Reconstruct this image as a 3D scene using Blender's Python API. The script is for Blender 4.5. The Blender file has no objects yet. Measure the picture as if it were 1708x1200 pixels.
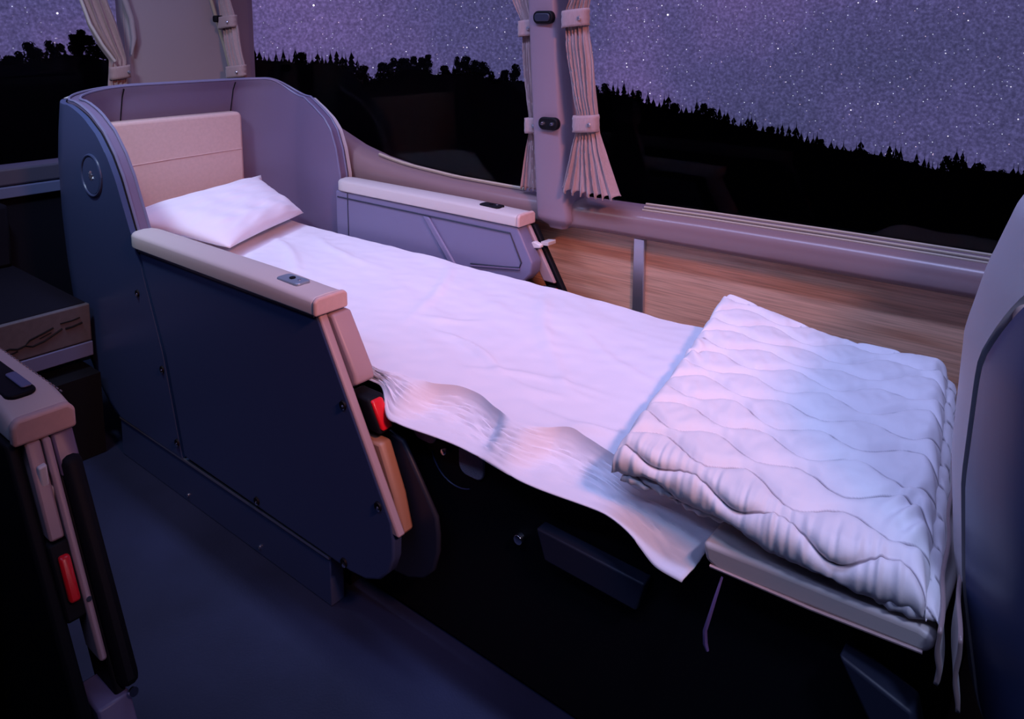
import bpy, bmesh, math, random
from mathutils import Vector, noise
random.seed(7)
SC = bpy.context.scene
COL = SC.collection
S = 1.2                      # one modelling unit is 1.2 m; modelling heights are measured from the eye, 1 unit above the floor
R = math.radians

# ---------------------------------------------------------------- camera
cd = bpy.data.cameras.new('camera'); cam = bpy.data.objects.new('camera', cd); COL.objects.link(cam)
cam.location = (0, 0, 1.0 * S)
cam.rotation_euler = (R(90) - math.atan(181 / 1296), 0, R(39.04))
cd.sensor_width = 36; cd.lens = 36 * 1296 / 1708; cd.shift_y = -372 / 1708
cd.clip_start = .02; cd.clip_end = 2000
SC.camera = cam
SC.view_settings.view_transform = 'Standard'; SC.view_settings.look = 'None'
SC.view_settings.exposure = 0.0; SC.view_settings.gamma = 1.0; SC.view_settings.use_curve_mapping = False

# ---------------------------------------------------------------- night sky
W = bpy.data.worlds.new('night_sky'); SC.world = W; W.use_nodes = True
nt = W.node_tree; nt.nodes.clear()
def N(t, typ, **kw):
    n = t.nodes.new(typ)
    for k, v in kw.items():
        if k.startswith('i_'):
            n.inputs[k[2:].replace('_', ' ')].default_value = v
        else: setattr(n, k, v)
    return n
def ramp(t, stops, interp='LINEAR'):
    n = t.nodes.new('ShaderNodeValToRGB'); n.color_ramp.interpolation = interp
    e = n.color_ramp.elements
    while len(e) < len(stops): e.new(.5)
    for i, (p, c) in enumerate(stops):
        e[i].position = p; e[i].color = (c, c, c, 1) if isinstance(c, (int, float)) else (*c, 1)
    return n
tc = N(nt, 'ShaderNodeTexCoord')
L = nt.links.new
cl = N(nt, 'ShaderNodeTexNoise'); cl.inputs['Scale'].default_value = 3.2; cl.inputs['Detail'].default_value = 5; L(tc.outputs['Generated'], cl.inputs['Vector'])
base = ramp(nt, [(.3, (.062, .062, .155)), (.5, (.088, .076, .205)), (.7, (.165, .110, .30))]); L(cl.outputs['Fac'], base.inputs[0])
gr = N(nt, 'ShaderNodeTexNoise'); gr.inputs['Scale'].default_value = 300; gr.inputs['Detail'].default_value = 3; L(tc.outputs['Generated'], gr.inputs['Vector'])
grr = ramp(nt, [(.3, .62), (.5, .90), (.72, 1.4)]); L(gr.outputs['Fac'], grr.inputs[0])
mulg = N(nt, 'ShaderNodeMixRGB', blend_type='MULTIPLY'); mulg.inputs[0].default_value = 1; L(base.outputs[0], mulg.inputs[1]); L(grr.outputs[0], mulg.inputs[2])
acc = mulg.outputs[0]
for sc_, thr, soft, lo, bright, col in ((230, .17, .10, .70, 1.1, (.8, .85, 1)), (110, .105, .07, .80, 2.2, (.95, .9, 1)), (45, .06, .04, .80, 3.5, (1, .93, 1)), (170, .13, .09, .78, 1.3, (1, .72, .85))):
    v = N(nt, 'ShaderNodeTexVoronoi'); v.inputs['Scale'].default_value = sc_; L(tc.outputs['Generated'], v.inputs['Vector'])
    d = N(nt, 'ShaderNodeMapRange'); d.inputs['From Min'].default_value = thr; d.inputs['From Max'].default_value = thr - soft; L(v.outputs['Distance'], d.inputs['Value'])
    sx = N(nt, 'ShaderNodeSeparateXYZ'); L(v.outputs['Color'], sx.inputs[0])
    g = N(nt, 'ShaderNodeMapRange'); g.inputs['From Min'].default_value = lo; g.inputs['From Max'].default_value = 1; g.inputs['To Max'].default_value = bright; L(sx.outputs[0], g.inputs['Value'])
    m = N(nt, 'ShaderNodeMath', operation='MULTIPLY'); L(d.outputs[0], m.inputs[0]); L(g.outputs[0], m.inputs[1])
    sc2 = N(nt, 'ShaderNodeVectorMath', operation='SCALE'); sc2.inputs[0].default_value = col; L(m.outputs[0], sc2.inputs['Scale'])
    ad = N(nt, 'ShaderNodeVectorMath', operation='ADD'); L(acc, ad.inputs[0]); L(sc2.outputs[0], ad.inputs[1]); acc = ad.outputs[0]
bg = N(nt, 'ShaderNodeBackground'); bg.inputs['Strength'].default_value = 1.0; L(acc, bg.inputs['Color'])
wo = N(nt, 'ShaderNodeOutputWorld'); L(bg.outputs[0], wo.inputs[0])

# ---------------------------------------------------------------- lights, all added out of frame for the blue and pink glow
def area(name, loc, target, size, power, color, spread=180):
    ld = bpy.data.lights.new(name, 'AREA'); ld.shape = 'RECTANGLE'; ld.size, ld.size_y = size
    ld.energy = power; ld.color = color; ld.spread = R(spread)
    o = bpy.data.objects.new(name, ld); COL.objects.link(o)
    loc = Vector((loc[0] * S, loc[1] * S, (loc[2] + 1) * S)); target = Vector((target[0] * S, target[1] * S, (target[2] + 1) * S))
    o.location = loc; o.rotation_euler = (target - loc).to_track_quat('-Z', 'Y').to_euler()
    return o
area('added_blue_key', (-1.0, .86, .70), (-1.0, 1.40, -.6), (2.7, .10), 13.5, (.44, .51, 1.0), 100)  # added key above the bed for the blue glow, no fixture seen
area('added_aisle_fill', (-.7, -.10, .70), (-.8, .75, -.7), (2.6, .12), 2.8, (.36, .46, 1.0), 100)  # added fill, puts blue on the faces towards the aisle
area('front_warm_light', (.60, .46, .68), (-1.15, 1.15, -.45), (.30, .20), 4.3, (1.0, .34, .22), 52)  # added warm light for the pink tone on forward faces
area('added_pod_fill', (-1.70, .42, .42), (-1.95, .9, -.25), (.16, .10), 3.2, (.66, .80, 1.0), 110)  # added fill, gives the upper side shell its cool gradient
area('added_pod_fill', (.32, .42, .32), (-.05, .78, -.40), (.16, .10), 1.5, (.50, .60, 1.0), 90)  # added fill, puts the blue highlight on the front pod's side

# ---------------------------------------------------------------- materials
def pbr(name, col, rough=.6, metal=0, spec=.5, sheen=0, coat=0):
    m = bpy.data.materials.new(name); m.use_nodes = True
    b = m.node_tree.nodes['Principled BSDF']
    b.inputs['Base Color'].default_value = (*col, 1); b.inputs['Roughness'].default_value = rough
    b.inputs['Metallic'].default_value = metal; b.inputs['Specular IOR Level'].default_value = spec
    b.inputs['Sheen Weight'].default_value = sheen; b.inputs['Coat Weight'].default_value = coat
    return m
def grain(m, scale, strength, dist=.001, var=.0, detail=3, stretch=(1, 1, 1)):
    t = m.node_tree; b = t.nodes['Principled BSDF']; l = t.links.new
    c = N(t, 'ShaderNodeTexCoord'); mp = N(t, 'ShaderNodeMapping'); mp.inputs['Scale'].default_value = stretch
    l(c.outputs['Object'], mp.inputs[0])
    n = N(t, 'ShaderNodeTexNoise'); n.inputs['Scale'].default_value = scale; n.inputs['Detail'].default_value = detail; l(mp.outputs[0], n.inputs['Vector'])
    bp = N(t, 'ShaderNodeBump'); bp.inputs['Strength'].default_value = strength; bp.inputs['Distance'].default_value = dist
    l(n.outputs['Fac'], bp.inputs['Height']); l(bp.outputs[0], b.inputs['Normal'])
    if var:
        base = b.inputs['Base Color'].default_value[:3]
        r = ramp(t, [(.3, tuple(x * (1 - var) for x in base)), (.7, tuple(min(1, x * (1 + var)) for x in base))])
        l(n.outputs['Fac'], r.inputs[0]); l(r.outputs[0], b.inputs['Base Color'])
    return m
M = {}
M['sheet'] = grain(pbr('white_cotton', (.80, .78, .84), .85, sheen=.2), 240, .12, .0006)
M['pillow'] = grain(pbr('pillow_cotton', (.82, .78, .86), .85, sheen=.2), 60, .15, .002)
M['quilt'] = grain(pbr('quilt_cotton', (.80, .77, .80), .85, sheen=.2), 120, .25, .001)
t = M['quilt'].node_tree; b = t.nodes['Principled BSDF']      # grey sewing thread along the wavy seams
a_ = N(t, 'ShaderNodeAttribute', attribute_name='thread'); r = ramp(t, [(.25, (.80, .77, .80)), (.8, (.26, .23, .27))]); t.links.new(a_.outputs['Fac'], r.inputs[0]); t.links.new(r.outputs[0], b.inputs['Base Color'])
M['cushion'] = grain(pbr('taupe_leather', (.60, .42, .40), .5), 90, .2, .001, .04)
M['leather'] = grain(pbr('mauve_leather', (.15, .115, .20), .38), 160, .15, .0006)
M['panel_inner'] = grain(pbr('violet_vinyl', (.17, .16, .27), .42), 200, .12, .0005)
M['navy'] = grain(pbr('navy_panel', (.046, .066, .155), .33), 300, .08, .0004)
M['navy_dark'] = pbr('dark_navy', (.018, .022, .045), .5)
M['black'] = pbr('black_plastic', (.005, .005, .008), .6, spec=.15)
M['beige_shell'] = grain(pbr('beige_shell', (.50, .47, .50), .5), 200, .1, .0005)
M['pad'] = grain(pbr('cream_leather', (.58, .52, .50), .45), 180, .15, .0006)
M['trim'] = pbr('rose_trim', (.40, .28, .30), .45)
M['tan'] = pbr('tan_trim', (.42, .22, .14), .45)
M['red'] = pbr('red_buckle', (.75, .01, .02), .3)
M['steel'] = pbr('brushed_metal', (.55, .55, .62), .35, .9)
M['chrome'] = pbr('chrome', (.8, .8, .85), .2, 1)
M['btn'] = pbr('grey_button', (.25, .33, .42), .35, .3)
M['white'] = pbr('white_plastic', (.75, .70, .70), .4)
M['stitch'] = pbr('stitch_thread', (.22, .18, .20), .8)
M['velcro'] = grain(pbr('grey_velcro', (.34, .32, .40), .95), 500, .8, .002, .2)
M['sill'] = grain(pbr('sill_vinyl', (.24, .155, .16), .27), 260, .1, .0004)
M['rubber'] = pbr('beige_rubber', (.42, .34, .26), .6)
M['pillarm'] = grain(pbr('pillar_vinyl', (.25, .185, .23), .42), 260, .1, .0004)
M['rearpil'] = grain(pbr('rear_pillar_vinyl', (.34, .28, .31), .5), 120, .1, .0006)
M['curtain'] = grain(pbr('curtain_cloth', (.37, .25, .25), .8, sheen=.3), 160, .25, .0008, .10, stretch=(3, 3, .4))
M['ceil'] = pbr('ceiling_vinyl', (.10, .09, .12), .7)
M['darkwall'] = pbr('dark_wall', (.006, .006, .013), .9, spec=.1)
M['ledge'] = pbr('grey_ledge', (.08, .075, .12), .4)
M['bluetrim'] = pbr('blue_ledge', (.12, .14, .27), .4)
M['printed'] = grain(pbr('printed_panel', (.085, .08, .10), .6), 60, .1, .001, .1)
M['tree'] = pbr('black_foliage', (.0012, .0012, .0012), 1, spec=0)
M['hill'] = pbr('black_hill', (.0010, .0010, .0014), 1, spec=0)
M['flap'] = grain(pbr('satin_flap', (.25, .17, .17), .35, sheen=.3), 60, .1, .001)
M['strap'] = pbr('violet_strap', (.16, .10, .26), .6)
# floor
m = pbr('blue_floor', (.035, .042, .085), .55); t = m.node_tree; l = t.links.new; b = t.nodes['Principled BSDF']
c = N(t, 'ShaderNodeTexCoord'); n1 = N(t, 'ShaderNodeTexNoise'); n1.inputs['Scale'].default_value = 3; n1.inputs['Detail'].default_value = 8
l(c.outputs['Object'], n1.inputs['Vector']); r = ramp(t, [(.35, (.006, .010, .036)), (.7, (.016, .024, .070))]); l(n1.outputs['Fac'], r.inputs[0]); l(r.outputs[0], b.inputs['Base Color'])
n2 = N(t, 'ShaderNodeTexNoise'); n2.inputs['Scale'].default_value = 260; l(c.outputs['Object'], n2.inputs['Vector'])
bp = N(t, 'ShaderNodeBump'); bp.inputs['Strength'].default_value = .3; bp.inputs['Distance'].default_value = .001; l(n2.outputs['Fac'], bp.inputs['Height']); l(bp.outputs[0], b.inputs['Normal'])
M['floor'] = m
# wood: long grain along the coach
m = pbr('wood_laminate', (.45, .30, .2), .42); t = m.node_tree; l = t.links.new; b = t.nodes['Principled BSDF']
c = N(t, 'ShaderNodeTexCoord'); mp = N(t, 'ShaderNodeMapping'); mp.inputs['Scale'].default_value = (.9, 1, 9); l(c.outputs['Object'], mp.inputs[0])
nz = N(t, 'ShaderNodeTexNoise'); nz.inputs['Scale'].default_value = 1.1; nz.inputs['Detail'].default_value = 3; l(mp.outputs[0], nz.inputs['Vector'])
mp2 = N(t, 'ShaderNodeMapping'); mp2.inputs['Scale'].default_value = (4, 1, 160); l(c.outputs['Object'], mp2.inputs[0])
nf = N(t, 'ShaderNodeTexNoise'); nf.inputs['Scale'].default_value = 1.6; nf.inputs['Detail'].default_value = 4; l(mp2.outputs[0], nf.inputs['Vector'])
ml = N(t, 'ShaderNodeMath', operation='MULTIPLY'); ml.inputs[1].default_value = 16; l(nz.outputs['Fac'], ml.inputs[0])
sn = N(t, 'ShaderNodeMath', operation='SINE'); l(ml.outputs[0], sn.inputs[0])
r1 = ramp(t, [(0, (.44, .18, .10)), (.45, (.66, .34, .21)), (1, (.78, .46, .31))]); mr = N(t, 'ShaderNodeMapRange'); mr.inputs['From Min'].default_value = -1; l(sn.outputs[0], mr.inputs['Value']); l(mr.outputs[0], r1.inputs[0])
r2 = ramp(t, [(.35, .62), (.6, 1.0)]); l(nf.outputs['Fac'], r2.inputs[0])
mx = N(t, 'ShaderNodeMixRGB', blend_type='MULTIPLY'); mx.inputs[0].default_value = .8; l(r1.outputs[0], mx.inputs[1]); l(r2.outputs[0], mx.inputs[2]); l(mx.outputs[0], b.inputs['Base Color'])
M['wood'] = m
# window glass
m = bpy.data.materials.new('window_glass'); m.use_nodes = True; t = m.node_tree; t.nodes.clear(); l = t.links.new
tr = N(t, 'ShaderNodeBsdfTransparent'); tr.inputs[0].default_value = (.97, .97, 1, 1); gl = N(t, 'ShaderNodeBsdfGlossy'); gl.inputs['Roughness'].default_value = .02
lw = N(t, 'ShaderNodeLayerWeight'); lw.inputs['Blend'].default_value = .5; pw_ = N(t, 'ShaderNodeMath', operation='POWER'); pw_.inputs[1].default_value = 5; l(lw.outputs['Facing'], pw_.inputs[0])
fr = N(t, 'ShaderNodeMapRange'); fr.inputs['To Min'].default_value = .006; fr.inputs['To Max'].default_value = .25; l(pw_.outputs[0], fr.inputs['Value'])
mxs = N(t, 'ShaderNodeMixShader'); o_ = N(t, 'ShaderNodeOutputMaterial')
l(fr.outputs[0], mxs.inputs[0]); l(tr.outputs[0], mxs.inputs[1]); l(gl.outputs[0], mxs.inputs[2]); l(mxs.outputs[0], o_.inputs[0])
M['glass'] = m

# ---------------------------------------------------------------- mesh helpers (modelling units)
def interp(tab, x):
    if x <= tab[0][0]: return tab[0][1]
    for (a, va), (b_, vb) in zip(tab, tab[1:]):
        if x <= b_: return va + (vb - va) * (x - a) / (b_ - a)
    return tab[-1][1]
def sm(a, b_, x):
    x = max(0., min(1., (x - a) / (b_ - a))); return x * x * (3 - 2 * x)
class MB:
    def __init__(s): s.v = []; s.f = []
    def add(s, vs, fs):
        o = len(s.v); s.v += [tuple(p) for p in vs]; s.f += [tuple(i + o for i in f) for f in fs]; return s
    def box(s, x0, x1, y0, y1, z0, z1):
        return s.add([(x, y, z) for x in (x0, x1) for y in (y0, y1) for z in (z0, z1)],
                     [(0, 1, 3, 2), (4, 6, 7, 5), (0, 4, 5, 1), (2, 3, 7, 6), (0, 2, 6, 4), (1, 5, 7, 3)])
    def prism(s, pts, y0, y1, axis='y'):      # pts (x,z) extruded along y; or (y,z) along x; or (x,y) along z
        n = len(pts); k = {'y': lambda p, d: (p[0], d, p[1]), 'x': lambda p, d: (d, p[0], p[1]), 'z': lambda p, d: (p[0], p[1], d)}[axis]
        vs = [k(p, y0) for p in pts] + [k(p, y1) for p in pts]
        return s.add(vs, [tuple(range(n)), tuple(range(2 * n - 1, n - 1, -1))] + [(i, i + n, (i + 1) % n + n, (i + 1) % n) for i in range(n)])
    def grid(s, P, closed_u=False, closed_v=False):
        nu, nv = len(P), len(P[0]); vs = [p for row in P for p in row]; fs = []
        for i in range(nu if closed_u else nu - 1):
            for j in range(nv if closed_v else nv - 1):
                a = i * nv + j; b_ = ((i + 1) % nu) * nv + j; c_ = ((i + 1) % nu) * nv + (j + 1) % nv; d_ = i * nv + (j + 1) % nv
                fs.append((a, b_, c_, d_))
        return s.add(vs, fs)
    def tube(s, pts, r, n=8, caps=True):
        pts = [Vector(p) for p in pts]; rings = []; nrm = None
        for i, p in enumerate(pts):
            t_ = (pts[min(i + 1, len(pts) - 1)] - pts[max(i - 1, 0)]).normalized()
            if nrm is None: nrm = t_.orthogonal().normalized()
            nrm = (nrm - t_ * nrm.dot(t_)).normalized(); bn = t_.cross(nrm)
            rr = r[i] if isinstance(r, (list, tuple)) else r
            rings.append([p + (nrm * math.cos(2 * math.pi * k / n) + bn * math.sin(2 * math.pi * k / n)) * rr for k in range(n)])
        o = len(s.v); s.grid(rings, closed_v=True)
        if caps: s.f.append(tuple(o + k for k in range(n))[::-1]); s.f.append(tuple(o + (len(pts) - 1) * n + k for k in range(n)))
        return s
    def cyl(s, c, ax, r, h, n=20, r2=None):
        c = Vector(c); ax = Vector(ax).normalized(); return s.tube([c, c + ax * h], [r, r if r2 is None else r2], n)
    def build(s, name, mat, root=None, bevel=0, seg=2, smooth=True, solid=0, sub=0, extra=None):
        me = bpy.data.meshes.new(name)
        base = Vector((0, 0, 0)); rp = root
        while rp is not None: base += rp.location; rp = rp.parent
        w = [Vector((p[0] * S, p[1] * S, (p[2] + 1) * S)) for p in s.v]
        own = Vector((0, 0, 0))
        if root is None and w:
            own = Vector((sum(p.x for p in w) / len(w), sum(p.y for p in w) / len(w), min(p.z for p in w)))
        me.from_pydata([p - base - own for p in w], [], s.f); me.update()
        bm = bmesh.new(); bm.from_mesh(me); bmesh.ops.recalc_face_normals(bm, faces=bm.faces); bm.to_mesh(me); bm.free()
        mats = mat if isinstance(mat, list) else [mat]
        for m_ in mats: me.materials.append(M[m_])
        if smooth:
            for p in me.polygons: p.use_smooth = True
        o = bpy.data.objects.new(name, me); COL.objects.link(o); o.location = own
        if root is not None: o.parent = root
        if solid:
            d = o.modifiers.new('solid', 'SOLIDIFY'); d.thickness = solid * S; d.offset = 0
        if bevel:
            d = o.modifiers.new('bevel', 'BEVEL'); d.width = bevel * S; d.segments = seg; d.limit_method = 'ANGLE'; d.angle_limit = R(35); d.harden_normals = False
        if sub:
            d = o.modifiers.new('sub', 'SUBSURF'); d.levels = d.render_levels = sub
        if smooth and not sub:
            try: me.set_sharp_from_angle(angle=R(40)) if not bevel else me.set_sharp_from_angle(angle=R(89))
            except Exception: pass
        return o
def empty(name, loc, label, cat, group=None):
    o = bpy.data.objects.new(name, None); COL.objects.link(o); o.empty_display_size = .05
    o.location = (loc[0] * S, loc[1] * S, (loc[2] + 1) * S); tag(o, label, cat, group); return o
def tag(o, label=None, cat=None, group=None, kind=None):
    if label: o['label'] = label
    if cat: o['category'] = cat
    if group: o['group'] = group
    if kind: o['kind'] = kind
    return o
def struct(o, label=None): o['kind'] = 'structure'; 
def st(mb, name, mat, label=None, cat=None, **k):
    o = mb.build(name, mat, **k); o['kind'] = 'structure'
    if label: o['label'] = label
    if cat: o['category'] = cat
    return o
def rrect(x0, x1, z0, z1, r, n=5):
    pts = []
    for cx_, cz_, a0 in ((x1 - r, z1 - r, 0), (x0 + r, z1 - r, 90), (x0 + r, z0 + r, 180), (x1 - r, z0 + r, 270)):
        for k in range(n + 1):
            a = R(a0 + 90 * k / n); pts.append((cx_ + r * math.cos(a), cz_ + r * math.sin(a)))
    return pts

# ================================================================ SETTING
st(MB().box(-2.5, 2.2, -.9, 1.53, -1.03, -1.0), 'floor', 'floor', 'dark blue vinyl floor of the coach aisle', 'floor', smooth=False)
st(MB().box(-2.5, 1.2, 1.53, 1.56, -1.0, -.44), 'wall_side', 'wood', 'light wood laminate wall panel under the window', 'wall', smooth=False)
st(MB().box(-2.5, -2.42, -.9, 1.53, -1.0, -.466), 'wall_rear', 'darkwall', 'black lower rear wall of the coach', 'wall', smooth=False)
st(MB().prism([(-.875, -.476), (-.846, -.476), (-.846, -1), (-.875, -1)], 1.521, 1.532), 'trim_1', 'steel', 'narrow upright aluminium strip on the wood panel', 'trim', bevel=.002)
st(MB().box(-2.5, 2.2, -.95, 1.60, .74, .77), 'ceiling', 'ceil', 'dark coach ceiling', 'ceiling', smooth=False)
st(MB().box(-2.5, 2.2, -.95, -.90, -1.0, .74), 'wall_opposite', 'darkwall', 'dark side wall across the aisle', 'wall', smooth=False)
st(MB().box(2.2, 2.25, -.95, 1.60, -1.0, .77), 'wall_front', 'darkwall', 'dark partition at the front of the coach', 'wall', smooth=False)
# rear window ledge (two bands)
st(MB().box(-2.5, -2.405, -.9, 1.5, -.432, -.384), 'trim_2', 'ledge', 'grey ledge under the rear window', 'ledge', bevel=.006)
st(MB().box(-2.5, -2.40, -.9, 1.5, -.466, -.434), 'trim_3', 'bluetrim', 'blue lower band of the rear window ledge', 'ledge', bevel=.003)

# window sill: lofted along the coach
ZG = [(-2.45, -.27), (-2.2, -.285), (-1.953, -.319), (-1.84, -.359), (-1.732, -.383), (-1.629, -.397), (-1.44, -.409), (-1.219, -.412), (-.957, -.408), (-.7, -.402), (-.43, -.399), (1.2, -.396)]
ZL = [(-2.45, -.48), (-1.2, -.478), (-.947, -.470), (-.18, -.461), (1.2, -.455)]
def sill(x0, x1, n):
    P = []
    for i in range(n + 1):
        x = x0 + (x1 - x0) * i / n; zg = interp(ZG, x); zl = interp(ZL, x)
        rise = max(0, zg + .40)
        row = [(x, 1.56, zg + .002), (x, 1.528, zg)]
        for k in range(1, 9):
            a = k / 8 * math.pi / 2; row.append((x, 1.512 - .026 * math.sin(a) - .008 * (rise > 0) * min(1, rise * 20), zg - (.028 + rise * .8) * (1 - math.cos(a)) - .002))
        row += [(x, 1.486, zl + .014), (x, 1.490, zl + .005), (x, 1.498, zl), (x, 1.56, zl)]
        P.append(row)
    return MB().grid(P)
st(sill(-2.42, -1.09, 60), 'trim_4', 'sill', 'padded mauve window sill behind the bed pod, rising to the rear', 'window sill')
st(sill(-1.06, 1.2, 50), 'trim_5', 'sill', 'padded mauve window sill in front of the pillar', 'window sill')
rb = MB()
for k, (y, dz) in enumerate(((1.532, .010), (1.524, .004), (1.516, -.001))):
    rb.tube([(x, y, interp(ZG, x) + dz) for x in [-.85 + .05 * i for i in range(40)]], .0032, 6)
st(rb, 'trim_6', 'rubber', 'thin beige rubber ribs along the bottom of the front window', 'trim')
rb = MB().tube([(x, 1.53, interp(ZG, x) + .006) for x in [-1.75 + .05 * i for i in range(12)]], .005, 6)
st(rb, 'trim_7', 'rubber', 'thin beige rubber rib at the bottom of the rear side window', 'trim')
# glass panes
st(MB().box(-2.42, -1.10, 1.536, 1.541, -.44, .74), 'window_1', 'glass', 'rear side window pane left of the curtained pillar', 'window', smooth=False)
st(MB().box(-1.075, 1.2, 1.536, 1.541, -.44, .74), 'window_2', 'glass', 'large side window pane right of the curtained pillar', 'window', smooth=False)
st(MB().box(-2.47, -2.465, -.9, 1.10, -.386, .74), 'window_3', 'glass', 'rear window pane on the left', 'window', smooth=False)

# B pillar
PL = [(-.48, -1.112), (-.468, -1.115), (-.426, -1.118), (-.19, -1.132), (.067, -1.146), (.62, -1.18)]
PR = [(-.48, -1.020), (-.44, -1.022), (-.40, -1.030), (-.185, -1.047), (.065, -1.065), (.62, -1.10)]
P = []
for i in range(61):
    z = -.478 + (1.098) * (i / 60) ** 1.6; xl = interp(PL, z); xr = interp(PR, z)
    e = 0.022 * (1 - sm(-.478, -.455, z)); yy = 1.466 + .02 * (1 - sm(-.478, -.45, z))
    row = [(xl + e, 1.56, z), (xl + e, yy + .02, z)]
    for k in range(5):
        a = R(90 * k / 4); row.append((xl + e + .010 * (1 - math.cos(a)), yy + .018 * (1 - math.sin(a)), z))
    row += [(xl + (xr - xl) * q, yy - .003 * math.sin(math.pi * q), z) for q in (.3, .5, .7)]
    for k in range(5):
        a = R(90 * (4 - k) / 4); row.append((xr - e - .010 * (1 - math.cos(a)), yy + .018 * (1 - math.sin(a)), z))
    row += [(xr - e, yy + .02, z), (xr - e, 1.56, z)]
    P.append(row)
pil = st(MB().grid(P), 'trim_8', 'pillarm', 'mauve window pillar between the two side windows', 'pillar')
def stadium(cx_, cz_, w, h, y0, y1):
    return MB().prism([(x + cx_, z + cz_) for x, z in rrect(-w / 2, w / 2, -h / 2, h / 2, h * .46, 6)], y0, y1)
def plate(xc, zc, studs):
    o = stadium(xc, zc, .056, .030, 1.455, 1.470).build('hook_plate', 'black', pil, bevel=.003)
    o['label'] = 'black oval plate with two chrome studs' if studs else 'black oval plate without studs'
    if studs:
        for dx in (-.0135, .0135): MB().tube([(xc + dx, 1.456, zc), (xc + dx, 1.447, zc)], [.0055, .003], 12).build('stud', 'chrome', o)
    else: stadium(xc, zc, .044, .019, 1.452, 1.458).build('plate_inset', 'navy_dark', o, bevel=.002)
plate(-1.073, -.222, True); plate(-1.090, .025, False)

# rear corner pillar (curved, from the rear window to the side window)
P = []
for i in range(31):
    z = -.46 + 1.08 * i / 30; yr = 1.459 - .30 * (z + .158) if z > -.158 else 1.459
    yr = max(1.30, yr); row = [(-2.47, 1.112, z), (-2.43, 1.114, z)]
    for k in range(7):
        a = R(90 * k / 6); row.append((-2.43 + .014 * math.sin(a), 1.116 + .014 * (1 - math.cos(a)), z))
    for q in (.25, .5, .75): row.append((-2.416 + .012 * q, 1.13 + (yr - .03 - 1.13) * q, z))
    for k in range(8):
        a = R(90 * k / 7); row.append((-2.404 - .004 * (1 - math.cos(a)), yr - .03 + .08 * math.sin(a) , z))
    row.append((-2.43, 1.56, z)); P.append(row)
rp = st(MB().grid(P), 'trim_9', 'rearpil', 'broad beige rear corner pillar behind the bed pod', 'pillar')

# ================================================================ OUTSIDE
SKY = [(-72.27,-.0242),(-71.78,-.016),(-71.18,-.0225),(-70.32,-.0084),(-69.89,-.0202),(-69.18,-.0052),(-68.38,.0026),(-67.98,.0046),(-67.45,.002),(-67.31,-.0154),(-66.84,-.0074),(-66.03,-.0223),(-64.59,-.0157),(-62.05,-.0196),(-59.77,-.0177),(-57.62,-.0151),(-57.35,-.018),(-56.25,-.0239),(-55.05,-.0256),(-54.35,-.0242),(-53.83,-.0301),(-52.37,-.0259),(-51.33,-.0275),(-50.29,-.0321),(-49.75,-.0457),(-49.17,-.0563),(-48.37,-.036),(-47.72,-.0308),(-46.64,-.0286),(-45.78,-.0249),(-45.13,-.031),(-44.57,-.0432),(-43.83,-.0448),(-42.95,-.0372),(-42.29,-.0357),(-41.42,-.0388),(-40.54,-.0449),(-39.88,-.0572),(-39.22,-.0465),(-38.56,-.0465),(-37.89,-.0518),(-35.69,-.0594),(-33.05,-.063),(-32.39,-.0721),(-31.31,-.0613),(-30.44,-.0703),(-29.36,-.0739),(-28.27,-.082),(-27.41,-.0848),(-26.13,-.0934),(-25.52,-.0842),(-24.67,-.0914),(-24.04,-.0949),(-22.37,-.1053),(-20.33,-.1137),(-19.54,-.1109),(-18.33,-.1211),(-16.76,-.1263),(-15.61,-.131),(-14.48,-.132),(-13.19,-.1356),(-12.29,-.1353),(-10.5,-.1421),(-9.78,-.1494),(-8.82,-.1357),(-8.12,-.1428),(-7.13,-.1427),(-6.16,-.1452),(-5.28,-.145),(-2.48,-.1484),(1.67,-.1491)]
SKYX = [(-95, -.03)] + SKY + [(20, -.15)]
def ridge(az):      # smooth ridge elevation (tangent) a little below the tree tops
    return min(interp(SKYX, az + d) for d in (-.9, -.45, 0, .45, .9)) - .007
RT = 150.
def world_mesh(name, mat, vs, fs, loc=(0, 0, 0), smooth=True):
    me = bpy.data.meshes.new(name); me.from_pydata(vs, [], fs); me.update(); me.materials.append(M[mat])
    if smooth:
        for p in me.polygons: p.use_smooth = True
    o = bpy.data.objects.new(name, me); COL.objects.link(o); o.location = loc; return o
vs = []; fs = []; nr = 14; na = 120
for i in range(na + 1):
    az = -100 + 125 * i / na; e = ridge(az)
    for j in range(nr + 1):
        q = j / nr; rr = 3.2 + (RT * 1.03 - 3.2) * q ** 1.5; zt = 1.2 + e * RT - 1.0
        z = -1.6 + (zt + 1.6) * q ** 1.35
        if q > .98: z -= 6
        vs.append((math.sin(R(az)) * rr, math.cos(R(az)) * rr, z))
for i in range(na):
    for j in range(nr):
        a = i * (nr + 1) + j; fs.append((a, a + nr + 1, a + nr + 2, a + 1))
hill = world_mesh('ground', 'hill', vs, fs); tag(hill, 'black hillside sloping away outside the windows', 'ground', kind='structure')

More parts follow.
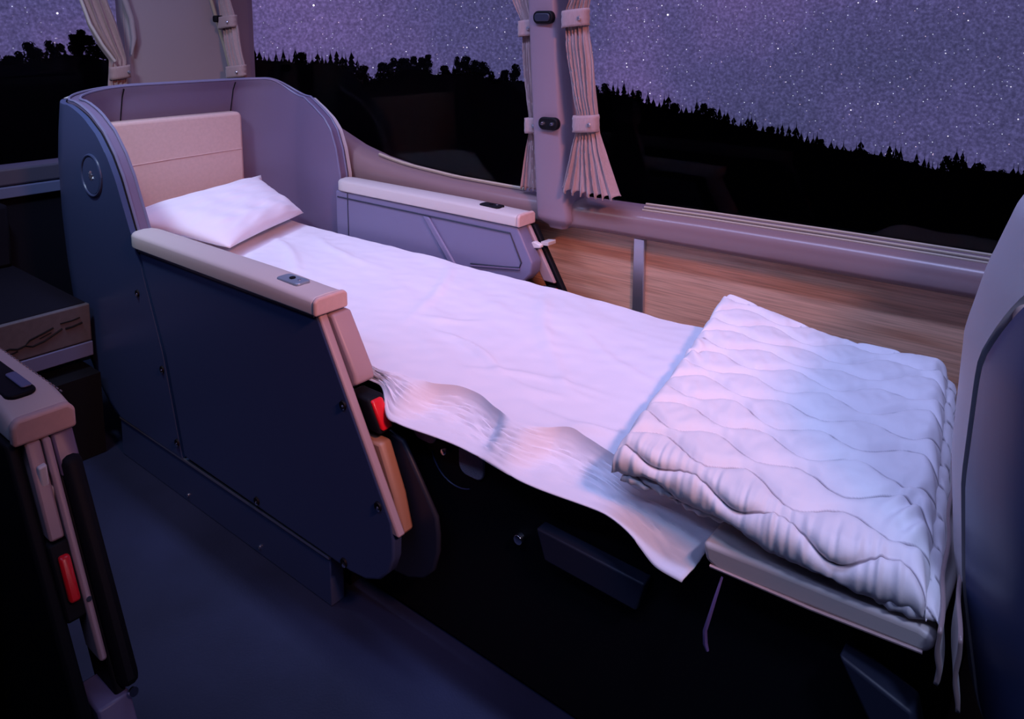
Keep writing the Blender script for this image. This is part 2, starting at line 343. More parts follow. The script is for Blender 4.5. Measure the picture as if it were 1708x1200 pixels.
def conifer_mesh(seed, h=10., w=1.6, tiers=11):
    rd = random.Random(seed); mb = MB()
    mb.tube([(0, 0, 0), (0, 0, h * .97)], [.22, .02], 6)
    for k in range(tiers):
        q = k / (tiers - 1); z = h * (.06 + .90 * q); rad = w * (1 - q) ** .75 * rd.uniform(.75, 1.15) + .08; n = rd.randint(9, 13); dr = h * .11
        for i in range(n):
            a = 2 * math.pi * i / n + rd.uniform(-.25, .25); r_ = rad * rd.uniform(.6, 1.1); da = .30
            c0 = (math.cos(a) * r_, math.sin(a) * r_, z - dr * rd.uniform(.2, .6))
            l_ = (math.cos(a - da) * r_ * .45, math.sin(a - da) * r_ * .45, z + dr * .1); r2 = (math.cos(a + da) * r_ * .45, math.sin(a + da) * r_ * .45, z + dr * .1)
            t_ = (0, 0, z + dr * .75); bt = (math.cos(a) * r_ * .3, math.sin(a) * r_ * .3, z - dr * .5)
            mb.add([c0, l_, r2, t_, bt], [(0, 1, 3), (0, 3, 2), (0, 4, 1), (0, 2, 4)])
    return mb.v, mb.f
def bushy_mesh(seed, h=10., w=2.6):
    rd = random.Random(seed); mb = MB(); mb.tube([(0, 0, 0), (.1, 0, h * .7)], [.3, .12], 6)
    for b_ in range(22):
        q = rd.uniform(.25, 1.0); a = rd.uniform(0, 6.28); rr = w * .62 * math.sin(math.pi * min(.97, q * .85 + .12)) * rd.uniform(.3, 1)
        c_ = Vector((math.cos(a) * rr, math.sin(a) * rr, h * q - .8)); s_ = rd.uniform(.55, .95)
        for _ in range(46):
            d = Vector((rd.gauss(0, 1), rd.gauss(0, 1), rd.gauss(0, 1))).normalized(); p = c_ + d * s_ * rd.uniform(.6, 1.1)
            u = d.orthogonal().normalized() * .22; v = d.cross(u) * rd.uniform(.8, 1.3); mb.add([p + u, p + v, p - u, p - v], [(0, 1, 2, 3)])
    return mb.v, mb.f
protos = [('conifer', conifer_mesh(s_, w=w_, tiers=t_)) for s_, w_, t_ in ((1, 2.8, 11), (2, 3.8, 9), (3, 2.3, 12))] + [('broadleaf_tree', bushy_mesh(s_, w=w_)) for s_, w_ in ((5, 2.6), (6, 3.3))]
pm = []
for nm, (v_, f_) in protos:
    me = bpy.data.meshes.new(nm); me.from_pydata(v_, [], f_); me.update(); me.materials.append(M['tree']); pm.append((nm, me))
rdt = random.Random(11); az = -72.6; cnt = 0
while az < -3.5:
    inleft = az < -65.5; hid = (-65.3 < az < -58.2) or (-38.5 < az < -33.6)
    bush = az < -66 or (-50 < az < -38 and rdt.random() < .65) or rdt.random() < .12
    nm, me = pm[rdt.choice((3, 4)) if bush else rdt.choice((0, 1, 2))]
    if not hid:
        e = max(interp(SKYX, az + d) for d in (-.12, 0, .12)) + rdt.choice((-.009, -.008, -.006, -.005, -.004, -.003, -.001, .001, .003))
        cnt += 1; dist = RT * (.86, .96, .91, 1.0)[cnt % 4]; zt = 1.2 + e * dist; h = rdt.uniform(7.5, 10.5)
        o = bpy.data.objects.new(nm, me); COL.objects.link(o)
        o.location = (math.sin(R(az)) * dist, math.cos(R(az)) * dist, zt - h)
        o.scale = (h / 10 * rdt.uniform(.8, 1.15),) * 2 + (h / 10,); o.rotation_euler = (0, 0, rdt.uniform(0, 6.28))
        where = 'through the rear window' if az < -65.3 else ('between the two window pillars' if az < -38.5 else 'right of the curtained pillar')
        kind = 'bushy black broadleaf tree' if bush else 'slender black conifer'
        tag(o, kind + ' on the ridge seen ' + where, 'tree', kind + 's on the ridge ' + where)
    az += rdt.uniform(.2, .52) if not bush else rdt.uniform(.4, .8)

# ================================================================ BED POD
YN, YF, RC = .753, 1.468, .20
XF = [(-.903, -1.510), (-.886, -1.516), (-.686, -1.568), (-.466, -1.658), (-.434, -1.680), (-.386, -1.704), (-.33, -1.732), (-.283, -1.765), (-.237, -1.812), (-.205, -1.868), (-.194, -1.895), (-.185, -1.925), (-.180, -1.945), (-.178, -1.958)]
XB = [(-.903, -1.99), (-.867, -2.05), (-.772, -2.13), (-.704, -2.165), (-.569, -2.19), (-.456, -2.20), (-.32, -2.197), (-.25, -2.182), (-.18, -2.16), (-.158, -2.145)]
XFF = [(-.93, -1.80), (-.43, -1.804), (-.354, -1.82), (-.30, -1.842), (-.269, -1.870), (-.240, -1.915), (-.225, -1.943), (-.212, -1.966)]
TH = [(-.93, 66), (-.34, 58), (-.29, 53), (-.245, 47), (-.158, 36)]
ZT, ZB = -.158, -.903
def seam_q(z): return 1 + (59 - 26 * max(0, (z + .36) / .20) ** 2 + max(0, -.36 - z) * 12) / 90
def plan(zn, q, d):
    """point of the pod wall: zn nominal height, q in 0..5 along the U, d inward offset"""
    zt = ZT
    if q > 3.4: zt = -.158 - .054 * sm(3.4, 4.0, q)
    zt -= .020 * (1 - sm(.98, 2.15, q))
    z = ZB + (zn - ZB) * (zt - ZB) / (ZT - ZB)
    xb = interp(XB, z); xc = xb + RC; r_ = RC - d
    if q <= 1:
        xf = min(interp(XF, z), 9); xf = max(xf, xc + .001); return (xf + (xc - xf) * q, YN + d, z)
    if q <= 2:
        a = R(90 * (q - 1)); return (xc - r_ * math.sin(a), YN + RC - r_ * math.cos(a), z)
    if q <= 3: return (xb + d, YN + RC + (YF - YN - 2 * RC) * (q - 2), z)
    if q <= 4:
        a = R(90 * (q - 3)); return (xc - r_ * math.cos(a), YF - RC + r_ * math.sin(a), z)
    xf = interp(XFF, z); xf = max(xf, xc + .001); return (xc + (xf - xc) * (q - 4), YF - d, z)
def zrow(i, n): return ZB + (ZT - ZB) * (1 - (1 - i / n) ** 1.5)
def wall(q0, q1, d0, d1, nq=60, nz=44, zlo=None, ztop=0.0):
    O = []; I = []
    for i in range(nz + 1):
        zn = zrow(i, nz); a, b_ = (q0(zn) if callable(q0) else q0), (q1(zn) if callable(q1) else q1)
        if zlo is not None: zn = max(zn, zlo)
        up = ztop * (i / nz) ** 8
        ro = []; ri = []
        for k in range(nq + 1):
            q = a + (b_ - a) * k / nq
            p = plan(zn, q, d0); ro.append((p[0], p[1], p[2] + up)); p = plan(zn, q, d1); ri.append((p[0], p[1], p[2] + up))
        O.append(ro); I.append(ri)
    mb = MB(); loop = [o + i_[::-1] for o, i_ in zip(O, I)]
    mb.grid(loop, closed_v=True)
    n = 2 * (nq + 1); base = (len(loop) - 1) * n
    for k in range(nq):
        mb.f.append((base + k, base + k + 1, base + n - 2 - k, base + n - 1 - k)); mb.f.append((k, k + 1, n - 2 - k, n - 1 - k))
    return mb
def edge_path(d, up=0, n=60):
    pts = []
    for i in range(n):   # near front edge from the armrest up
        zn = -.44 + (ZT + .44) * i / n; p = plan(zn, 0, d); pts.append((p[0], p[1], p[2] + up * (i / n)))
    for k in range(150):
        q = .02 + 4.96 * k / 149; p = plan(ZT, q, d); pts.append((p[0], p[1], p[2] + up))
    for i in range(n):
        zn = ZT + (-.44 - ZT) * i / n; p = plan(zn, 5, d); pts.append((p[0], p[1], p[2] + up * (1 - i / n)))
    return pts

def screw(c_, root, r_=.0055):
    o = MB().tube([c_, (c_[0], c_[1] - .003, c_[2])], [r_ * 1.5, r_ * 1.3], 14).build('screw_cap', 'black', root)
    MB().tube([(c_[0] + .002, c_[1] - .003, c_[2] - .003), (c_[0] + .002, c_[1] - .0045, c_[2] - .003)], [r_ * .8, r_ * .5], 12).build('screw', 'chrome', o)
SL = .5665
def slab_front(z, off=0): return -1.025 + SL * (-.468 - z) + off

def make_pod(label, detail=True):
    root = empty('bed_pod', (-1.6, 1.1, -1), label, 'bed pod')
    shell = wall(0, seam_q, 0, .012, 44).build('side_shell', 'navy', root, bevel=.002)
    wall(lambda z: seam_q(z) + .035, 5, 0, .012, 70).build('back_shell', 'beige_shell', root, bevel=.002)
    wall(0, 5, .0125, .016, 80, ztop=-.002).build('shell_gap', 'black', root)
    lin = wall(0, 5, .0165, .046, 90, ztop=.003).build('inner_lining', 'leather', root, bevel=.005, seg=3)
    MB().tube(edge_path(.019, .006), .0032, 6).build('outer_piping', 'panel_inner', lin)
    MB().tube(edge_path(.043, .006), .0032, 6).build('inner_piping', 'panel_inner', lin)
    for q in (2.0, 3.05):      # lining seams behind the head
        MB().tube([plan(z, q, .0465) for z in [-.62 + .46 * i / 20 for i in range(21)]], .0016, 6).build('lining_seam', 'black', lin)
    # round speaker emboss
    rg = MB().tube([(-1.848 + .050 * math.cos(a), YN - .001, -.334 + .047 * math.sin(a)) for a in [2 * math.pi * i / 40 for i in range(41)]], .0036, 8, False).build('round_emblem', 'navy', shell)
    MB().cyl((-1.848, YN - .0005, -.334), (0, -1, 0), .043, .002, 36).build('emblem_disc', 'navy', rg)
    mb = MB()
    for k in range(4):
        a = math.pi * k / 4 + .2; mb.prism([(-1.848 + .011 * math.cos(a), -.334 + .011 * math.sin(a)), (-1.848 + .003 * math.cos(a + 1.57), -.334 + .003 * math.sin(a + 1.57)), (-1.848 - .011 * math.cos(a), -.334 - .011 * math.sin(a)), (-1.848 - .003 * math.cos(a + 1.57), -.334 - .003 * math.sin(a + 1.57))], YN - .0045, YN - .002)
    mb.build('emblem_star', 'steel', rg)
    # backrest cushion
    mb = MB().prism([(y, z) for y, z in rrect(.835, 1.297, -.60, -.248, .018)], -2.146, -2.098, 'x')
    cu = mb.build('backrest_cushion', 'cushion', root, bevel=.010, seg=4)
    MB().tube([(-2.0975, .84, -.372), (-2.0972, 1.07, -.364), (-2.0975, 1.290, -.360)], .0012, 6).build('cushion_seam', 'cushion', cu)
    # near side panel
    MB().prism([(-1.675, -.470), (-1.63, -.470), (-1.535, -.686), (-1.48, -.90), (-1.53, -.90), (-1.585, -.686)], .768, .774).build('seam_backing', 'black', root)
    def panel(off, dz=0):
        pts = [(-1.643, -.470), (-1.025 + off, -.470), (slab_front(-.77, off), -.77)]
        pts += [(-.850 + off, -.80), (-.851 + off, -.83), (-.862 + off, -.858 + dz), (-.885 + off, -.882 + dz), (-.92 + off, -.898 + dz), (-.96 + off, -.903 + dz), (-1.0, -.902 + dz)]
        return pts + [(-1.499, -.895), (-1.551, -.686)]
    sp = MB().prism(panel(0), .752, .772).build('side_panel', 'navy', root, bevel=.004, seg=3)
    MB().prism([(-1.639, -.470), (-1.03, -.470), (-1.03, -.4745), (-1.643, -.4745)], .7495, .753).build('panel_edge_strip', 'steel', sp)
    for x, z in ((-1.230, -.885), (-.974, -.892), (-.883, -.752), (-.963, -.607), (-1.525, -.872)): screw((x, .752, z), sp)
    for x, z in ((-1.662, -.573), (-1.572, -.722)): screw((x, YN, z), shell)
    MB().prism(panel(-.004), .7700, .7725).build('trim_core', 'black', root)
    ip = [(-1.66, -.49), (-1.08, -.49), (-1.04, -.60), (slab_front(-.655, -.03), -.655), (slab_front(-.665, .03), -.665)] + panel(.045, -.008)[2:]
    MB().prism(ip, .806, .816).build('inner_side_panel', 'navy_dark', root, bevel=.004)
    # slanted front trims
    def slant(z0, z1, y0, y1, a, b_, nm, mat, bev=.003):
        return MB().prism([(slab_front(z0, a), z0), (slab_front(z0, b_), z0), (slab_front(z1, b_), z1), (slab_front(z1, a), z1)], y0, y1).build(nm, mat, root, bevel=bev)
    slant(-.470, -.79, .7535, .7695, -.02, .004, 'front_trim', 'trim')
    MB().prism([(slab_front(-.472, -.03), -.472), (slab_front(-.472, .012), -.472), (slab_front(-.56, .016), -.56), (slab_front(-.578, .010), -.578), (slab_front(-.595, -.03), -.595)], .772, .812).build('front_pad', 'trim', root, bevel=.005, seg=3)
    bk = MB().prism([(slab_front(-.598, -.03), -.598), (slab_front(-.598, .020), -.598), (slab_front(-.650, .020), -.650), (slab_front(-.650, -.03), -.650)], .776, .810).build('belt_buckle', 'black', root, bevel=.004)
    MB().prism([(slab_front(-.601, .015), -.601), (slab_front(-.601, .026), -.601), (slab_front(-.644, .026), -.644), (slab_front(-.644, .015), -.644)], .780, .803).build('buckle_button', 'red', bk, bevel=.003)
    MB().prism([(slab_front(-.662, -.03), -.662), (slab_front(-.662, .016), -.662), (slab_front(-.74, .006), -.74), (slab_front(-.80, -.012), -.80), (slab_front(-.80, -.03), -.80)], .772, .797).build('lower_pad', 'tan', root, bevel=.005)
    # near armrest pad
    def pad(x0, x1, y0, y1, stitch_y, nm_button, bx, by, bmat):
        P = []
        for i in range(41):
            q = i / 40; x = x0 + (x1 - x0) * q; e = 0
            z1 = -.434 - .004 * sm(.7, 1, q); z0 = -.467
            if q < .03: e = .006 * (1 - q / .03)
            fr = 0
            P.append([(x, y0 + e, z0), (x, y0 + e, z1 - .008), (x, y0 + .003 + e, z1 - .003), (x, y0 + .010 + e, z1), (x, (y0 + y1) / 2, z1 + .0015), (x, y1 - .010 - e, z1), (x, y1 - .003 - e, z1 - .003), (x, y1 - e, z1 - .008), (x, y1 - e, z0)])
        mb = MB().grid(P, closed_v=True); n = 9; last = 40 * n
        mb.f.append(tuple(range(n))); mb.f.append(tuple(last + k for k in range(n)))
        p = mb.build('armrest_pad', 'pad', root, bevel=.003, seg=3)
        cap = [(y0 - .001, -.4675), (y0 - .001, -.443), (y0 + .006, -.4365), (y1 - .006, -.4365), (y1 + .001, -.443), (y1 + .001, -.4675)]
        MB().prism(cap, x1 - .0, x1 + .010, 'x').build('pad_end_cap', 'cushion', p, bevel=.004, seg=3)
        sb = MB(); k = 0
        for yy in (stitch_y, ):
            x = x0 + .015
            while x < x1 - .01:
                sb.tube([(x, yy, -.4355 - .004 * sm(.7, 1, (x - x0) / (x1 - x0))), (x + .006, yy, -.4355 - .004 * sm(.7, 1, (x + .006 - x0) / (x1 - x0)))], .0009, 4); x += .010
        sb.build('stitching', 'stitch', p)
        b2 = MB().prism([(x + bx, y + by) for x, y in rrect(-.032, .032, -.015, .015, .008)], -.438, -.4315, 'z').build('control_plate', bmat, p, bevel=.002)
        MB().cyl((bx - .002, by, -.4318), (0, 0, 1), .0055, .0022, 14).build('control_knob', 'black', b2)
        MB().cyl((bx + .015, by + .002, -.4318), (0, 0, 1), .003, .0012, 10).build('control_light', 'steel', b2)
        return p
    pad(-1.662, -1.022, .741, .807, .7505, '', -1.118, .774, 'btn')
    # far armrest: pad, panel with recessed frame, slanted end
    pad(-1.790, -1.122, 1.398, 1.462, 1.4075, '', -1.222, 1.428, 'black')
    fp = [(-1.80, -.468), (-1.122, -.468), (-1.076, -.548), (-1.080, -.576), (-1.098, -.596), (-1.125, -.606), (-1.20, -.622), (-1.32, -.70), (-1.80, -.72)]
    far = MB().prism(fp, 1.402, 1.440).build('far_side_panel', 'panel_inner', root, bevel=.005, seg=3)
    fr = MB(); path = [(-1.79, -.486), (-1.142, -.486), (-1.108, -.552), (-1.114, -.566), (-1.16, -.573), (-1.27, -.586)]
    fr.tube([(x, 1.4015, z) for x, z in path], .0022, 6); fr.build('panel_groove', 'navy_dark', far)
    MB().tube([(-1.112, 1.401, -.569), (-1.27, 1.401, -.591)], .0028, 6).build('panel_groove', 'leather', far)
    MB().tube([(-1.745, 1.4015, -.47), (-1.745, 1.4015, -.66)], .0016, 6).build('panel_seam', 'navy_dark', far)
    MB().prism([(-1.435, -.488), (-1.412, -.488), (-1.315, -.60), (-1.34, -.60)], 1.395, 1.404).build('panel_crease', 'panel_inner', far, bevel=.008, seg=4)
    def fslant(z0, z1, y0, y1, a, b_, nm, mat, par=root, bev=.003):
        g = lambda z, o: -1.122 + .60 * (-.468 - z) + o
        return MB().prism([(g(z0, a), z0), (g(z0, b_), z0), (g(z1, b_), z1), (g(z1, a), z1)], y0, y1).build(nm, mat, par, bevel=bev)
    fslant(-.470, -.600, 1.441, 1.452, -.03, .004, 'front_edge', 'trim')
    fslant(-.470, -.72, 1.453, 1.468, -.04, .012, 'end_strip', 'black')
    fslant(-.612, -.72, 1.405, 1.450, -.04, -.01, 'inner_side_panel', 'navy_dark')
    b3 = fslant(-.607, -.655, 1.422, 1.450, -.02, .000, 'belt_buckle', 'black')
    fslant(-.610, -.650, 1.428, 1.444, .000, .006, 'buckle_button', 'red', b3, .002)
    tg = MB().prism([(-1.106, -.510), (-1.094, -.504), (-1.074, -.510), (-1.074, -.517), (-1.094, -.521), (-1.104, -.519)], 1.430, 1.444).build('belt_tongue', 'white', root, bevel=.002)
    MB().prism([(-1.080, -.504), (-1.058, -.502), (-1.058, -.511), (-1.080, -.513)], 1.44, 1.472).build('tongue_plate', 'pad', tg, bevel=.001)
    # plinth, base, seat
    k = MB().box(-1.80, -1.018, .756, .785, -1.0, -.906).build('kick_panel', 'navy', root, bevel=.002)
    MB().box(-1.80, -1.018, .7535, .758, -.909, -.904).build('kick_strip', 'steel', k)
    for x in (-1.235, -1.50): MB().cyl((x, .756, -.985), (0, -1, 0), .004, .002, 10).build('screw', 'chrome', k)
    MB().box(-1.84, -1.03, .81, 1.42, -.995, -.66).build('seat_base', 'black', root)
    MB().prism(rrect(-2.07, -.372, -.640, -.602, .016), .892, 1.375).build('seat_cushion', 'pad', root, bevel=.008, seg=3)
    return root
pod = make_pod('whole bed pod carrying the sheet and pillow, navy side panel and mauve inner shell')

# fold-out bed frame between the pod and the seat ahead
fb = empty('bed_extension_base', (-.6, 1.1, -1), 'black box base under the overhanging end of the white sheet', 'bed base')
MB().box(-.998, -.14, .836, 1.40, -.995, -.648).build('base_box', 'black', fb, bevel=.004)
MB().prism([(-.615, -.705), (-.44, -.708), (-.452, -.752), (-.60, -.749)], .812, .835).build('step_plate', 'navy_dark', fb, bevel=.003)
for x0 in (-.782, -.885):
    MB().prism([(x, z) for x, z in rrect(x0, x0 + .052, -.692 if x0 > -.8 else -.668, -.63 if x0 > -.8 else -.634, .0165)], .831, .836).build('velcro_patch', 'velcro', fb, bevel=.002)
for x, z, r_ in ((-.812, -.668, .006), (-.660, -.752, .0085)):
    kb = MB().tube([(x, .836, z), (x, .826, z)], [r_, r_ * .9], 18).build('round_knob', 'chrome', fb, bevel=.001)
MB().tube([(-.79 + .055 * math.cos(a), .835, -.672 + .05 * math.sin(a)) for a in [R(190 + 10 * i) for i in range(12)]], .0012, 6).build('wire_loop', 'navy', fb)
MB().prism([(-.20, -.665), (-.125, -.69), (-.115, -.735), (-.16, -.735)], .80, .835).build('foot_bracket', 'navy_dark', fb, bevel=.004)
MB().prism([(-.135, -.722), (-.115, -.735), (-.110, -.748), (-.130, -.735)], .79, .80).build('bracket_tip', 'ledge', fb, bevel=.003)

# foot cushion below the quilt
fc = empty('foot_cushion', (-.23, 1.1, -.64), 'taupe foot cushion under the folded quilt', 'cushion')
MB().prism([(-.356, -.600), (-.125, -.590), (-.112, -.594), (-.110, -.606), (-.118, -.616), (-.335, -.630), (-.352, -.622)], .795, 1.39).build('cushion_body', 'pad', fc, bevel=.008, seg=4)
MB().tube([(-.345, .795, -.626), (-.23, .794, -.6215), (-.12, .795, -.614)], .002, 6).build('piping', 'cushion', fc)
# taupe satin flap folded upright at the cushion's front end
for off, zlo, ph in ((0, -.632, 0), (.016, -.650, 1.3)):
    P = []
    for i in range(41):
        q_ = i / 40; y = .782 + .34 * q_; xx = -.105 - .046 * q_ + off * (1 - .3 * q_); row = []
        for j in range(17):
            q = j / 16; z = zlo + (-.574 + .012 * q_ - zlo) * q
            row.append((xx +   .0015 * math.sin(i * .45 + ph) + .003 * math.sin(q * 7 + ph) * (1 - q), y, z))
        P.append(row)
    MB().grid(P).build('end_flap', 'flap', fc, solid=.004)
sb = MB(); pts = [(-.330, .796, -.634), (-.333, .788, -.654), (-.338, .782, -.682), (-.342, .781, -.700), (-.341, .781, -.716), (-.338, .781, -.724)]
sb.tube(pts, [.0015, .002, .0025, .0028, .003, .002], 6)
sb.build('hanging_strap', 'strap', fc)

# ---------------------------------------------------------------- sheet
def fbm(x, y, s_=1., o=0): return noise.noise(Vector((x * s_, y * s_, o)))
RIDGES = [(-1.02, 1.02, -.80, .955, .006, .008), (-.80, .955, -.66, .95, .0035, .010), (-1.28, 1.34, -1.10, 1.02, .004, .012), (-1.12, 1.05, -.98, 1.12, .003, .012),
          (-.98, 1.33, -.72, 1.02, .004, .014), (-.72, 1.02, -.62, .97, .003, .012), (-.86, .93, -.60, 1.0, .003, .010), (-.70, .90, -.52, .92, .004, .009), (-.80, 1.20, -.55, 1.08, .003, .012),
          (-1.85, 1.22, -1.50, 1.05, .006, .014), (-1.75, 1.30, -1.45, 1.22, .004, .012), (-1.62, .95, -1.30, .92, .004, .012), (-.63, .86, -.50, .90, .004, .010), (-1.3, .88, -1.05, .90, .003, .01)]
def top_wr(x, y):
    h = .0065 * fbm(x, y, 4, 1) + .0036 * fbm(x * .7 + y, y, 11, 3) + .0016 * fbm(x, y * 1.4, 26, 6)
    for x0, y0, x1, y1, a, w in RIDGES:
        dx, dy = x1 - x0, y1 - y0; t_ = ((x - x0) * dx + (y - y0) * dy) / (dx * dx + dy * dy); tt = max(0, min(1, t_))
        bend = .018 * math.sin(math.pi * tt) * (1 if x0 * 10 % 2 > 1 else -1)
        n_ = ((x - x0) * -dy + (y - y0) * dx) / math.hypot(dx, dy) - bend; al = abs(t_ - tt) * math.hypot(dx, dy)
        h += 1.35 * a * math.exp(-((n_ / w) ** 2)) * math.exp(-((al / (w * 2)) ** 2)) * math.sin(math.pi * min(1, max(.08, tt * .84 + .08)))
    return h
def top_z(x):  # base level of the sheet top
    return -.582 + .012 * sm(-1.6, -2.05, x) if False else -.580
X0, X1 = -2.07, -.345
P = []; NX, NY = 300, 150
for i in range(NX + 1):
    u = i / NX; x = X0 + (X1 - X0) * u; row = []
    arm = 1 - sm(-.965, -.885, x)                       # 1 behind the near armrest
    yE = .850 * (1 - arm) + .838 * arm
    yEnd = (.790 + .006 * math.sin(x * 23)) * (1 - arm) + .828 * arm
    zEnd = (-.622 - .034 * sm(-.50, -.385, x)) * (1 - arm) + (-.60) * arm
    dip = (sm(-.90, -.85, x) * (1 - sm(-.725, -.685, x)) + sm(-.665, -.62, x) * (1 - .6 * sm(-.50, -.42, x)))
    yb = yE + .030 * dip * (.6 + .4 * math.sin(x * 31 + 1)) + .008 * fbm(x, 0, 14, 2)
    for j in range(NY + 1):
        v = j / NY
        if v < .08:
            q = v / .08; y = 1.392 - .030 * q; z = -.622 + (.042) * math.sin(q * math.pi / 2)
        elif v < .76:
            q = (v - .08) / .68; y = 1.362 + (yb - 1.362) * q; z = -.580
        else:
            q = (v - .76) / .24
            # steep tuck over the cushion edge, then a flat flare outwards
            ys = yb + (yEnd - yb) * (q * (1 - dip * .9) + dip * .9 * q ** 1.9); zs = -.580 + (zEnd + .580) * ((1 - dip) * sm(0, 1.15, q) * 1.0 + dip * (1 - (1 - q) ** 2.6))
            if dip < .5 and q == 1: zs = zEnd
            y = ys; z = zs + .004 * fbm(x * 2.2, q * 1.5, 14, 8) * math.sin(math.pi * q) + .0012 * math.sin(x * 47 + 3 * q) * dip * math.sin(math.pi * q)
        fade = sm(0, .08, v) * (1 - .5 * sm(.76, 1, v))
        xx = x
        if u > .93 and v > .76: xx = x - .030 * (v - .76) / .24 * sm(.93, 1, u)
        if v <= .90: z += top_wr(x, y) * fade
        else: z += top_wr(x, yb) * fade * (1 - sm(.9, 1, v))
        row.append((xx, y, z))
    P.append(row)
sheet = MB().grid(P).build('bed_sheet', 'sheet', solid=.0022)
tag(sheet, 'white cotton bed sheet spread over the pod and hanging over its near edge', 'bed sheet')

# ---------------------------------------------------------------- pillow
A = Vector((-2.078, 1.325, -.452)); B = Vector((-1.905, 1.365, -.545)); C = Vector((-1.735, 1.020, -.545)); D = Vector((-1.995, .848, -.478))
vsT = []; vsB = []; n = 60
for i in range(n + 1):
    rt = []; rb_ = []
    for j in range(n + 1):
        u = i / n; v = j / n
        bu = 1 - .055 * math.sin(math.pi * v) * (2 * abs(u - .5)) ** 3; bv = 1 - .055 * math.sin(math.pi * u) * (2 * abs(v - .5)) ** 3
        uu = .5 + (u - .5) * bu; vv = .5 + (v - .5) * bv
        p = (A * (1 - uu) + B * uu) * (1 - vv) + (D * (1 - uu) + C * uu) * vv
        nn = (B - A).cross(D - A).normalized(); nn = nn if nn.z > 0 else -nn
        prof = (max(0, 1 - (2 * u - 1) ** 4) * max(0, 1 - (2 * v - 1) ** 4)) ** .62
        wr = .005 * fbm(u * 3, v * 3, 2.2, 4) + .0035 * math.exp(-((u - .72) / .06) ** 2) * math.sin(v * 26) * prof + .0025 * fbm(u * 10, v * 3, 2, 9)
        rt.append(p + nn * (.043 * prof + wr * prof)); rb_.append(p - nn * (.026 * prof))
    vsT.append(rt); vsB.append(rb_)
mb = MB(); mb.grid(vsT); mb.grid(vsB)
pw = mb.build('pillow', 'pillow'); bm = bmesh.new(); bm.from_mesh(pw.data); bmesh.ops.remove_doubles(bm, verts=bm.verts, dist=.0012); bmesh.ops.recalc_face_normals(bm, faces=bm.faces); bm.to_mesh(pw.data); bm.free()
pw.data.set_sharp_from_angle(angle=R(180))
tag(pw, 'white pillow leaning on the pink backrest cushion at the head of the bed', 'pillow')
mb = MB(); mb.grid([[A + (B - A) * -.06 * 0 + (D - A) * (q) * .12 + Vector((-.0, .012, .004)) * (1 - k) + (B - A) * (.10 * k) for q in (0, .5, 1)] for k in (0, .5, 1)])
fl = mb.build('case_flap', 'pillow', solid=.003)
fl.parent = pw; fl.location = fl.location - pw.location

# ---------------------------------------------------------------- quilt
NLc = Vector((-.488, .803)); NRc = Vector((-.118, .789)); FLc = Vector((-.606, 1.405)); FRc = Vector((-.205, 1.392))
TM = []
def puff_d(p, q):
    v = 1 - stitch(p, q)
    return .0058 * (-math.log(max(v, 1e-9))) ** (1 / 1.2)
def stitch(p, q):
    """p along the fold, q across (both in units); ogee quilting: height of the puff between wavy stitch lines"""
    per = .118; lam = .047; amp = .0120
    ph = 2 * math.pi * p / per
    k0 = math.floor(q / lam); d = 9
    for k in (k0 - 1, k0, k0 + 1, k0 + 2):
        c_ = k * lam + amp * math.cos(ph + (math.pi if k % 2 else 0)) + .003 * math.sin(p * 37 + k)
        slope = amp * math.sin(ph) * 2 * math.pi / per
        d = min(d, abs(q - c_) / math.sqrt(1 + slope * slope))
    return 1 - math.exp(-(d / .0058) ** 1.2)
